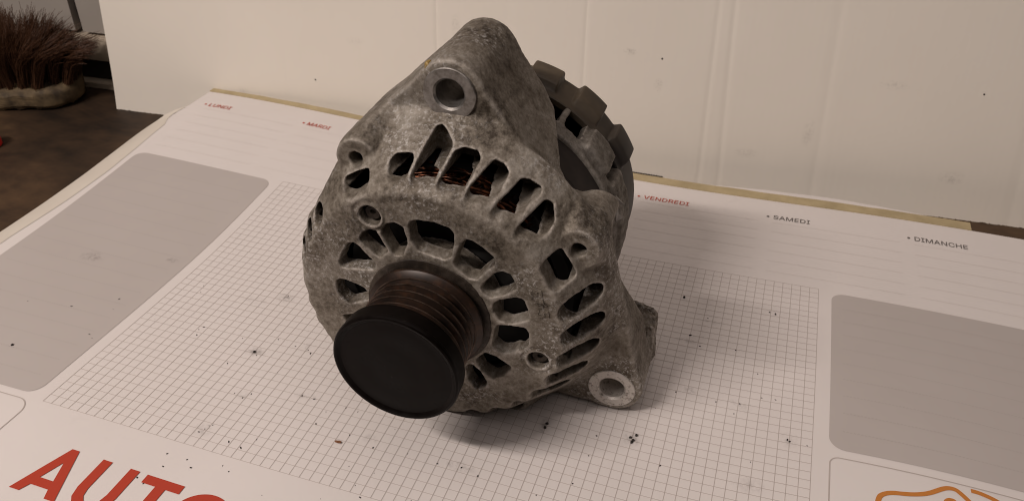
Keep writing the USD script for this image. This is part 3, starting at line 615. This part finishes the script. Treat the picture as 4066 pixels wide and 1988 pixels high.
def housing():
    st = 0.54
    xs = np.arange(-78, 100, st); ys = np.arange(-76, 108, st); zs = np.arange(-85, 5, st)
    X, Y = np.meshgrid(xs, ys, indexing="ij"); R = np.hypot(X, Y)
    H = front(X, Y)
    hull_low = shapely.union_all([Point(0, 0).buffer(62.0, 64), Point(LOW).buffer(13.6, 32), Point(TABS[0]).buffer(9.3, 32)]).convex_hull
    web = shapely.union_all([Point(0, 0).buffer(66.0, 64), Point(UP).buffer(13.6, 32), Point(TABS[1]).buffer(9.3, 32)]).convex_hull
    pts = shapely.points(X.ravel(), Y.ravel())
    low = (shapely.distance(pts, hull_low.exterior) * np.where(shapely.contains(hull_low, pts), -1, 1)).reshape(X.shape)
    up = shapely.distance(pts, web.exterior) * np.where(shapely.contains(web, pts), -1, 1); up = up.reshape(X.shape)
    wide = shapely.union_all([web, Point(TABS[0]).buffer(9.3, 32)]).convex_hull
    wide = (shapely.distance(pts, wide.exterior) * np.where(shapely.contains(wide, pts), -1, 1)).reshape(X.shape)
    ang = np.degrees(np.arctan2(Y, X)); flank = np.exp(-((ang - 46) / 20.0) ** 4)
    left_side = np.clip((np.cos(np.radians(ang - 187)) - 0.62) / 0.1, 0, 1)
    out = smin(R - 66.3 + 3.4 * left_side, up, 2.0)
    qx, qy = np.abs(X - 79.5) - 8.5, np.abs(Y + 49.0) - 11.5
    block = np.hypot(np.maximum(qx, 0), np.maximum(qy, 0)) + np.minimum(np.maximum(qx, qy), 0) - 4.0
    for tx, ty in TABS:
        out = smin(out, np.hypot(X - tx, Y - ty) - 9.0, 4.0)
    for a in np.arange(143, 232, 10.2):                              # lobes of the side ribs on the left
        lx, ly = 61.4 * math.cos(math.radians(a)), 61.4 * math.sin(math.radians(a))
        out = smin(out, np.hypot(X - lx, Y - ly) - 6.7, 0.5)
    gx, gy = np.gradient(H, st); steep = 1 / np.sqrt(1 + np.minimum(gx ** 2 + gy ** 2, 9))
    # back edge: at -56 on the body, down to -80 under the lugs
    du = np.hypot(X - UP[0], Y - UP[1]); dl = np.hypot(X - LOW[0], Y - LOW[1])
    zb = np.interp(ang, [-180, -60, 0, 8, 16, 26, 34, 43, 50, 56, 63, 70, 108, 122, 180], [-63, -63, -70, -66, -60, -56, -50, -47, -51, -62, -76, -80, -80, -63, -63])
    zb = np.maximum(np.minimum(zb, np.where(Y < 20, -79.0 + np.maximum(dl - 13, 0) * 0.6, 0)), -80.5)
    # slots: distance to each polygon on this grid
    S = np.full(X.shape, 99.0); Tt = np.full(X.shape, 99.0); holes = np.full(X.shape, 99.0); bolts = np.full(X.shape, 99.0)

    def dist(poly):
        b = poly.bounds; m = (X > b[0] - 8) & (X < b[2] + 8) & (Y > b[1] - 8) & (Y < b[3] + 8)
        d = np.full(X.shape, 99.0); pp = pts[m.ravel()]
        dd = shapely.distance(pp, poly.boundary if hasattr(poly, "boundary") else poly)
        d[m] = np.where(shapely.contains(poly, pp), -dd, dd); return d
    for k_, pl in SLOTS.items():
        if k_.startswith(("hole", "bolt", "R", "B")):
            continue
        p_ = Polygon(pl).buffer(0).buffer(-1.3).buffer(1.3, join_style=1)
        if p_.is_empty:
            continue
        if k_ == "T6":
            p_ = p_.intersection(Point(0, 0).buffer(65.6, 64)).buffer(0.9)
        if k_ == "slotL":
            p_ = p_.intersection(Point(0, 0).buffer(65.6, 64)).buffer(0.9)
        if k_[0] == "S":
            S = np.minimum(S, dist(p_))
        else:
            Tt = np.minimum(Tt, dist(p_))
    # the slots the photo hides, in the same rhythm
    for a in (201, 217, 233, 249, 265, 281):
        c_, s_ = math.cos(math.radians(a)), math.sin(math.radians(a))
        S = np.minimum(S, np.maximum(np.abs(R - 38) - 6.5, np.abs(X * -s_ + Y * c_) - 3.2 + 99 * ((X * c_ + Y * s_) < 0)))
    for a in np.arange(143, 232, 10.2):
        c_, s_ = math.cos(math.radians(a)), math.sin(math.radians(a)); al = X * c_ + Y * s_; w_ = X * -s_ + Y * c_
        Tt = np.minimum(Tt, np.hypot((al - 63.0) * 1.25, w_) - 3.5)
    for a in (12.5, 0.3, -12.0, -24.3, -36.5, -48.5, -60.5, -72.5):     # the even row of side slots on the right
        c_, s_ = math.cos(math.radians(a)), math.sin(math.radians(a)); al = X * c_ + Y * s_; w_ = X * -s_ + Y * c_
        Tt = np.minimum(Tt, np.hypot(np.maximum(np.maximum(63.4 - al, al - 67.8), 0), w_) - 4.6)
    for tx, ty in TABS:
        holes = np.minimum(holes, np.hypot(X - tx * 1.005, Y - ty * 1.005) - 3.1)
    for a in (117, -16.5, 230):
        bolts = np.minimum(bolts, np.hypot(X - 51.3 * math.cos(math.radians(a)), Y - 51.3 * math.sin(math.radians(a))) - 4.7)
    ring = np.full(X.shape, 99.0)
    for a in (117, -16.5, 230):
        ring = np.minimum(ring, np.abs(np.hypot(X - 51.3 * math.cos(math.radians(a)), Y - 51.3 * math.sin(math.radians(a))) - 6.9) - 0.7)
    F = np.empty((len(xs), len(ys), len(zs)), np.float32)
    tiltx = (X * 0.0)
    for n_, z in enumerate(zs):
        o_ = out
        if z > -60:
            o_ = smin(o_, smax(low + 0.35 * max(-z - 34, 0) * np.clip((Y + 25) / 20, 0, 1), -57 - z + 0 * R, 1.5), 3.0)
        o_ = smin(o_, smax(block, np.maximum(z + 58.5, -79.5 - z) + 0 * R, 2.0), 1.0)
        d = smin(o_, wide + 0.9 * max(-z - 30, 0) * np.maximum(flank, 0.0) + 6 * (1 - flank), 2.0)
        d = smax(d, (z - H) * steep, 2.4)
        d = smax(d, zb - z, 2.0)
        # lug barrels stand a little proud of their webs
        for (bx, by, zf, r_, ze) in ((UP[0], UP[1], -33.5, 13.6, -80), (LOW[0], LOW[1], -31.0, 13.6, -57)):
            rr = np.hypot(X - bx, Y - by)
            d = smin(d, smax(rr - r_, max(z - zf, ze - z), 3.0), 3.0)
        depth = H - z
        # hollow inside
        wall_ = 57.0 if z > -9.5 else 63.3
        cav = np.maximum(R - wall_, z + 7.0) if z > -13 else np.maximum(R - wall_, -99)
        cav = np.maximum(cav, 29.0 - R) if z > -16 else cav
        d = smax(d, -cav, 1.5)
        d = smax(d, -np.maximum(S - 0.4 + 0.15 * np.maximum(depth - 1, 0), -14 - z), 1.1)
        d = smax(d, -np.maximum(Tt - 0.5 + 0.05 * np.maximum(depth - 2, 0), -31 - z), 1.2)
        d = smax(d, -np.maximum(holes, -34 - z), 1.2)
        d = smax(d, -np.maximum(bolts, -6 - z), 1.0)
        d = smax(d, -np.maximum(ring, -0.75 - z + H * 0), 0.6)
        for (bx, by) in (UP, LOW):
            d = np.maximum(d, -(np.hypot(X - bx, Y - by) - 6.6))
        d = np.maximum(d, -(np.maximum(R - 9, -99)))
        F[:, :, n_] = d
    F[0] = F[-1] = 1; F[:, 0] = F[:, -1] = 1; F[:, :, 0] = F[:, :, -1] = 1
    v, f = surface_nets(F, np.array([xs[0], ys[0], zs[0]]), st)
    v, f = roughen(v, f, 0.24, 4.0, 21)
    _, _, nn = meshkit.arrays((v, f), True)
    foot = np.clip((v[:, 0] - 66) / 4, 0, 1) * np.clip((-56 - v[:, 2]) / 2, 0, 1) * (v[:, 1] < 0)      # the broken, scaly back of the lower lug
    v = v + nn * (foot * (meshkit.fbm(v * [0.16, 0.05, 0.3], 3, 77) - 0.6) * 5.0)[:, None]
    return roughen(v, f, 0.17, 1.3, 33)


hv, hf_ = housing()



def convexity(v, f):
    """How sharply the surface turns outward at each vertex, 0 to 1: the edges that handling rubs bright."""
    _, _, n = meshkit.arrays((v, f), True)
    e = np.unique(np.sort(np.vstack([f[:, [0, 1]], f[:, [1, 2]], f[:, [2, 0]]]), 1), axis=0)
    i, j = e.T; cnt = np.bincount(np.r_[i, j], minlength=len(v)).astype(float)

    def mean(a):
        return np.stack([np.bincount(i, a[j, c], len(v)) + np.bincount(j, a[i, c], len(v)) for c in range(a.shape[1])], 1) / cnt[:, None]
    for _ in range(4):
        n = 0.4 * n + 0.6 * mean(n)
    n /= np.linalg.norm(n, axis=1, keepdims=True)
    d = v[j] - v[i]; k = ((n[j] - n[i]) * d).sum(1) / (d ** 2).sum(1)
    k = (np.bincount(i, k, len(v)) + np.bincount(j, k, len(v))) / cnt
    for _ in range(2):
        k = 0.5 * k + 0.5 * mean(k[:, None])[:, 0]
    return np.clip((k - 0.06) / 0.30, 0, 1)


def with_wear(prim, v, f):
    a = UsdGeom.PrimvarsAPI(prim).CreatePrimvar("wear", Sdf.ValueTypeNames.FloatArray, "vertex"); a.Set(Vt.FloatArray.FromNumpy(convexity(v, f).astype(np.float32)))
    return prim


hp = part("front_housing", (hv, hf_), M_ALU, smooth=True, label="corroded cast aluminium drive end housing with vent slots")

with_wear(hp, hv, hf_)
# raised casting marks
for txt, x, y, rot in (("57", 44.6, 24.6, -62), ("45", 47.0, 18.9, -62)):
    t = meshkit.text_mesh(txt, 0.0052, 0.0009, bold=True)
    v = np.array(t.vertices) * 1000; a = math.radians(rot + 62 - 80)
    v = np.c_[v[:, 0] * math.cos(a) - v[:, 1] * math.sin(a) + x, v[:, 0] * math.sin(a) + v[:, 1] * math.cos(a) + y, v[:, 2] - 0.75]
    part("casting_mark", (v, np.array(t.faces)), M_ALU, hp, smooth=False)
# a dab of yellow paint on the upper lug
d_ = trimesh.creation.icosphere(3, 1.0); dv = np.array(d_.vertices); dv = dv * (1 + 0.5 * (meshkit.fbm(dv * 2.3, 3, 3)[:, None] - 0.5)); dv = dv * [1.5, 2.3, 2.2]
part("paint_dab", (dv + [UP[0] - 9.8, UP[1] + 9.2, -35.4], np.array(d_.faces)), M_YELLOW, hp)


def bushing(cx, cy, z, rough):
    rings = [(6.15, z - 40), (6.15, z - 1.0), (7.0, z)]
    for k_ in range(9):
        r_ = 7.25 + k_ * 0.45; rings += [(r_, z + (0.0 if k_ % 2 else -0.07 * rough))]
    rings += [(11.0, z - 0.05), (11.3, z - 0.4), (11.3, z - 5)]
    v, f = lathe(rings, 96); return v + [cx, cy, 0], f


part("bushing", bushing(*UP, -31.2, 1.0), M_STEEL, smooth=25, label="dull grey steel bushing in the upper lug")
part("bushing", bushing(*LOW, -29.3, 1.6), M_STEEL2, smooth=25, label="bright turned bushing in the lower lug")
for tx, ty in TABS[:2]:                                              # bolt ends deep in the tab holes
    v, f = lathe([(0, -22), (1.5, -22), (2.6, -23.2), (2.6, -34)], 24)
    part("tab_screw", (v + [tx * 1.005, ty * 1.005, 0], f), M_STEEL, smooth=25)
for a in (117, -16.5, 230):
    v, f = lathe([(0, -4.6), (1.2, -4.6), (1.3, -3.6), (3.2, -3.2), (3.8, -4.2), (3.8, -9)], 32)
    part("bearing_screw", (v + [51.3 * math.cos(math.radians(a)), 51.3 * math.sin(math.radians(a)), 0], f), M_GRIME, smooth=25)

# bearing shield, pulley and its cap
part("bearing_shield", roughen(*lathe([(10, -4), (28.9, -4), (28.9, -0.6), (28.2, 0.5), (25, 0.9), (22, 0.2), (18, 0.9), (14, 2.2), (13, 3.2), (10, 3.2), (10, -4)], 200), 0.18, 2.2, 5), M_GRIME, smooth=30, label="grimy dark bearing shield behind the pulley")
prof = [(9, 2.2), (24.4, 2.2), (25.8, 2.9), (26.3, 3.5), (26.3, 4.7), (25.8, 5.4), (23.6, 7.2)]
for k_ in range(4):
    z_ = 7.2 + k_ * 4.1
    prof += [(19.8, z_ + 1.75), (19.8, z_ + 2.15), (23.9, z_ + 3.8), (24.0, z_ + 4.1)]
prof += [(24.2, 24.2), (25.6, 25.6), (25.8, 27.2), (9, 27.2), (9, 2.2)]
pul = part("pulley", lathe(prof, 180), M_RUST, smooth=22, label="ribbed dark steel pulley with rust in its belt grooves")
cp = [(0, 35.75), (8.3, 35.75), (9.0, 35.6), (14.6, 35.6), (15.4, 35.75), (20.6, 35.75), (21.4, 35.55), (24.2, 35.6), (25.0, 36.1), (25.6, 36.65), (26.3, 36.8), (27.0, 36.45), (27.35, 35.7), (27.35, 34.6), (27.1, 34.3), (27.1, 29.2), (26.9, 28.3), (26.2, 27.5), (25.2, 27.25), (0, 27.25)]
part("dust_cap", lathe(cp, 180), M_CAP, pul, smooth=28, label="round black plastic dust cap on the pulley front")

for k_ in range(5):                                                   # ridges polished by the belt
    z_ = 7.2 + k_ * 4.1
    part("belt_ridge", lathe([(23.7, z_ - 0.32), (24.12, z_ - 0.25), (24.2, z_), (24.12, z_ + 0.25), (23.7, z_ + 0.32)], 180), M_RIDGE, pul, smooth=40)
# stator, windings and rotor inside
part("stator", roughen(*lathe([(58.0, -50), (64.2, -50), (64.2, -54), (64.35, -54.2), (64.35, -76), (64.2, -84), (58.0, -84), (58.0, -50)], 240), 0.15, 5, 2), M_STATOR, smooth=30, label="dark brown laminated stator ring")
rng = np.random.default_rng(11)
wires = []
for k_ in range(90):
    r_ = rng.uniform(50.5, 60); z0 = rng.uniform(-35, -18.5) + (r_ - 55) ** 2 * -0.12; a0 = rng.uniform(0.75, 1.5); span = rng.uniform(0.25, 0.7)
    a = np.linspace(a0, a0 + span, 26)
    rr = r_ + 0.9 * np.sin(a * rng.integers(5, 12) + rng.uniform(0, 6)) ; zz_ = z0 + 1.1 * np.sin(a * rng.integers(4, 10) + rng.uniform(0, 6))
    zz_[0] -= 7; zz_[-1] -= 7; zz_[1] -= 2.2; zz_[-2] -= 2.2
    wires.append(tube(np.stack([rr * np.cos(a), rr * np.sin(a), zz_], 1), 0.62, 6))
part("stator_winding", join(wires), M_COPPER, smooth=True, label="copper wire windings seen through the vents")
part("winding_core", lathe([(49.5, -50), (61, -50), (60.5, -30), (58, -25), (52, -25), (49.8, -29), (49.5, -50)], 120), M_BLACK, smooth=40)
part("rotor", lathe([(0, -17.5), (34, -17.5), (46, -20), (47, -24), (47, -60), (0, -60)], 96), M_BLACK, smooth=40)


# rear bracket
def rear_bracket():
    st = 0.8
    xs = np.arange(-76, 77, st); zs = np.arange(-101, -69, st)
    X, Y = np.meshgrid(xs, xs, indexing="ij"); R = np.hypot(X, Y); A = np.degrees(np.arctan2(Y, X))
    F = np.empty((len(xs), len(xs), len(zs)), np.float32)
    mod = (A - 57.8 + 5.75) % 11.5 - 5.75
    for n_, z in enumerate(zs):
        d = smax(np.abs(R - 62.0) - 4.3, np.abs(z + 78.2) - 5.0, 2.4)
        post = smax(np.maximum(np.abs(R - 63.6) - 2.7, np.abs(np.radians(mod)) * R - 1.5), np.abs(z + 90) - 9.6, 1.6)
        d = smin(d, post, 1.6)
        for t_, hw in ((37.5, 8.6), (119, 8), (209, 8), (299, 8)):
            da = np.abs((A - t_ + 180) % 360 - 180)
            lobe = smax(np.maximum(np.abs(R - 63.6) - 5.6, np.radians(da) * R - hw), np.abs(z + 88.5) - 9.8, 3.0)
            d = smin(d, lobe, 2.5)
        da = np.abs((A + 4 + 180) % 360 - 180)
        side = smax(np.maximum(np.abs(R - 65.5) - 3.2, np.radians(da) * R - 34), np.abs(z + 88) - 9.4, 3.0)
        d = smin(d, side, 2.5)
        F[:, :, n_] = d
    F[:, :, 0] = F[:, :, -1] = 1; F[0] = F[-1] = 1; F[:, 0] = F[:, -1] = 1
    v, f = surface_nets(F, np.array([xs[0], xs[0], zs[0]]), st)
    return roughen(*roughen(v, f, 0.6, 6.0, 4), 0.2, 1.8, 6)


rb_ = rear_bracket()
rbp = part("rear_bracket", rb_, M_ALU2, smooth=True, label="cast grey rear bracket with open windows between its fingers")
with_wear(rbp, *rb_)
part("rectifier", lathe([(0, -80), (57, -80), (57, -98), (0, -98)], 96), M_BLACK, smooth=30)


def rear_cap():
    na, ring = 720, []
    A = np.linspace(0, 360, na, endpoint=False)
    m = (A - 51.3 + 10.75) % 21.5 - 10.75
    padk = 1 / (1 + np.exp((np.abs(m) - 6.6) / 0.22))
    zs = [(-96.8, 0, 66.2), (-97.4, 0, 66.8), (-100.5, 0, 67.0), (-101.8, 0.25, 67.0), (-103, 0.75, 67.1), (-105, 1, 67.2), (-112, 1, 67.3), (-116.5, 1, 67.3), (-117.6, 0.93, 67.0), (-118.3, 0.55, 66.3), (-118.6, 0.2, 64.5)]
    P = []
    padk = padk * np.where((A > 18) & (A < 200), 1.0, 0.0)
    for z, k_, r_ in zs:
        rr = r_ + 3.9 * k_ * padk
        P.append(np.stack([rr * np.cos(np.radians(A)), rr * np.sin(np.radians(A)), np.full(na, z)], 1))
    for r_, z in ((40, -119), (0.01, -119)):
        P.append(np.stack([r_ * np.cos(np.radians(A)), r_ * np.sin(np.radians(A)), np.full(na, z)], 1))
    P.insert(0, np.stack([63.5 * np.cos(np.radians(A)), 63.5 * np.sin(np.radians(A)), np.full(na, -97.0)], 1))
    P.insert(0, np.stack([63.5 * np.cos(np.radians(A)), 63.5 * np.sin(np.radians(A)), np.full(na, -112.0)], 1))
    v = np.vstack(P); n = len(P); i = np.arange(n - 1)[:, None] * na; j = np.arange(na)[None]; k_ = (j + 1) % na
    q = np.stack([i + j, i + na + j, i + na + k_, i + k_], -1).reshape(-1, 4)
    return v, np.vstack([q[:, [0, 1, 2]], q[:, [0, 2, 3]]])[:, ::-1]


part("rear_cover", rear_cap(), M_PLASTIC, smooth=28, label="black plastic rear cover with raised pads round its rim")
# torn foil by the right tab
foil = [[(31, -64), (28, -69), (22, -70), (19, -71), (19, -59), (25, -56), (30, -58)], [(19, -72), (15, -74.5), (11, -78), (14, -69), (17, -67)], [(24, -71), (20, -73), (15.5, -80), (21, -78)]]
for q_, pl in enumerate(foil):
    c_ = np.array(pl, float); ctr = c_.mean(0); v = []
    for th in (0.0, -0.35):
        r_ = 68.6 + th + 0.8 * q_ + np.r_[[1.2 * math.sin(3 * i_ + q_) for i_ in range(len(c_))], [0.3]]
        cc = np.vstack([c_, ctr]); v.append(np.stack([r_ * np.cos(np.radians(cc[:, 0])), r_ * np.sin(np.radians(cc[:, 0])), cc[:, 1]], 1))
    n = len(c_); f = []
    for i_ in range(n):
        j_ = (i_ + 1) % n; f += [[i_, j_, n], [n + 1 + j_, n + 1 + i_, 2 * n + 1], [i_, n + 1 + i_, j_], [j_, n + 1 + i_, n + 1 + j_]]
    part("torn_foil", (np.vstack(v), np.array(f)), M_FOIL, smooth=False)

# ---------------------------------------------------------------- crumbs and smudges on the pad
rng = np.random.default_rng(3)
crumbs = []
for x, y in SPECKS + [(float(a), float(b)) for a, b in np.c_[rng.normal(190, 90, 60), rng.normal(40, 45, 60)] if 0 < a < 350 and -40 < b < 170 and not (120 < a < 280 and b > 48)]:
    m = trimesh.creation.icosphere(1, 1.0); s = rng.choice([0.18, 0.26, 0.38, 0.5], p=[0.4, 0.35, 0.17, 0.08]) if len(crumbs) >= len(SPECKS) else rng.uniform(0.22, 0.46)
    v = np.array(m.vertices) * (0.7 + 0.6 * rng.random((len(m.vertices), 1))) * [s * rng.uniform(0.8, 1.8), s * rng.uniform(0.6, 1), s * 0.5]
    a = rng.uniform(0, 3.14); v = np.c_[v[:, 0] * math.cos(a) - v[:, 1] * math.sin(a), v[:, 0] * math.sin(a) + v[:, 1] * math.cos(a), v[:, 2]]
    crumbs.append((v * MM + [x * MM, y * MM, float(paper_z(x * MM, y * MM)) + s * 0.4 * MM], np.array(m.faces)))
for x, y in ((274.3, 71.7), (275.9, 70.4), (275.4, 68.9), (276.7, 73.9), (234.8, 63.4), (235.0, 66.2), (-46.4, 28), (75.2, 65.8), (281.7, 187.6)):
    m = trimesh.creation.icosphere(1, 0.0007); v = np.array(m.vertices) * (0.7 + 0.6 * rng.random((len(m.vertices), 1)))
    crumbs.append((v + [x * MM, y * MM, float(paper_z(x * MM, y * MM)) + 0.0004], np.array(m.faces)))
tag(obj("dirt_crumbs", join(crumbs), M_SPECK), "scattered black crumbs of grime on the squared paper", "crumbs", kind="stuff")
m = trimesh.creation.icosphere(1, 0.0011); v = np.array(m.vertices) * (0.6 + 0.7 * rng.random((len(m.vertices), 1))) * [1.5, 0.8, 0.5]
tag(obj("rust_flake", (v + [0.147, 0.0234, float(paper_z(.147, .0234)) + 0.0006], np.array(m.faces)), M_CHIP), "tiny orange brown rust flake on the paper grid below the pulley", "flake")
for x, y, rx, ry, k_ in ((75, 66, 7, 4, .9), (66, 112, 6, 5, .8), (50, 105, 9, 4, .4), (99, 77, 3, 5, .5), (88, 36, 5, 3, .5), (-65, 108, 9, 6, .55), (-18, 122, 5, 3, .7), (206, 28, 8, 3, 1.0), (234, 65, 2.5, 7, .9), (275, 71, 5, 5, .7), (321, 109, 7, 5, .5), (330, 60, 9, 6, .35), (345, 92, 5, 6, .4), (83, 10, 6, 5, .5), (290, 150, 7, 3, .5), (270, 22, 5, 5, .5), (160, 30, 5, 3, .5), (118, 45, 7, 3, .5), (296, 112, 4, 3, .7), (300, 170, 6, 3, .3)):
    t = np.linspace(0, 2 * np.pi, 25)[:-1]; rad = np.array([0, 0.5, 1.0])
    px = x + rx * np.outer(rad, np.cos(t)); py = y + ry * np.outer(rad, np.sin(t)); px, py = px.ravel() * MM, py.ravel() * MM
    v = np.stack([px, py, paper_z(px, py) + 0.00035], 1); i = np.arange(2)[:, None] * 24; j = np.arange(24)[None]; kk_ = (j + 1) % 24
    q = np.stack([i + j, i + 24 + j, i + 24 + kk_, i + kk_], -1).reshape(-1, 4)
    p = obj("smudge", (v, np.vstack([q[:, [0, 1, 2]], q[:, [0, 2, 3]]])), M_SMUDGE, pad)
    pvr = UsdGeom.PrimvarsAPI(p).CreatePrimvar("fade", Sdf.ValueTypeNames.FloatArray, "vertex"); pvr.Set(Vt.FloatArray.FromNumpy((k_ * (1 - np.repeat(rad, 24)) ** 1.0).astype(np.float32)))
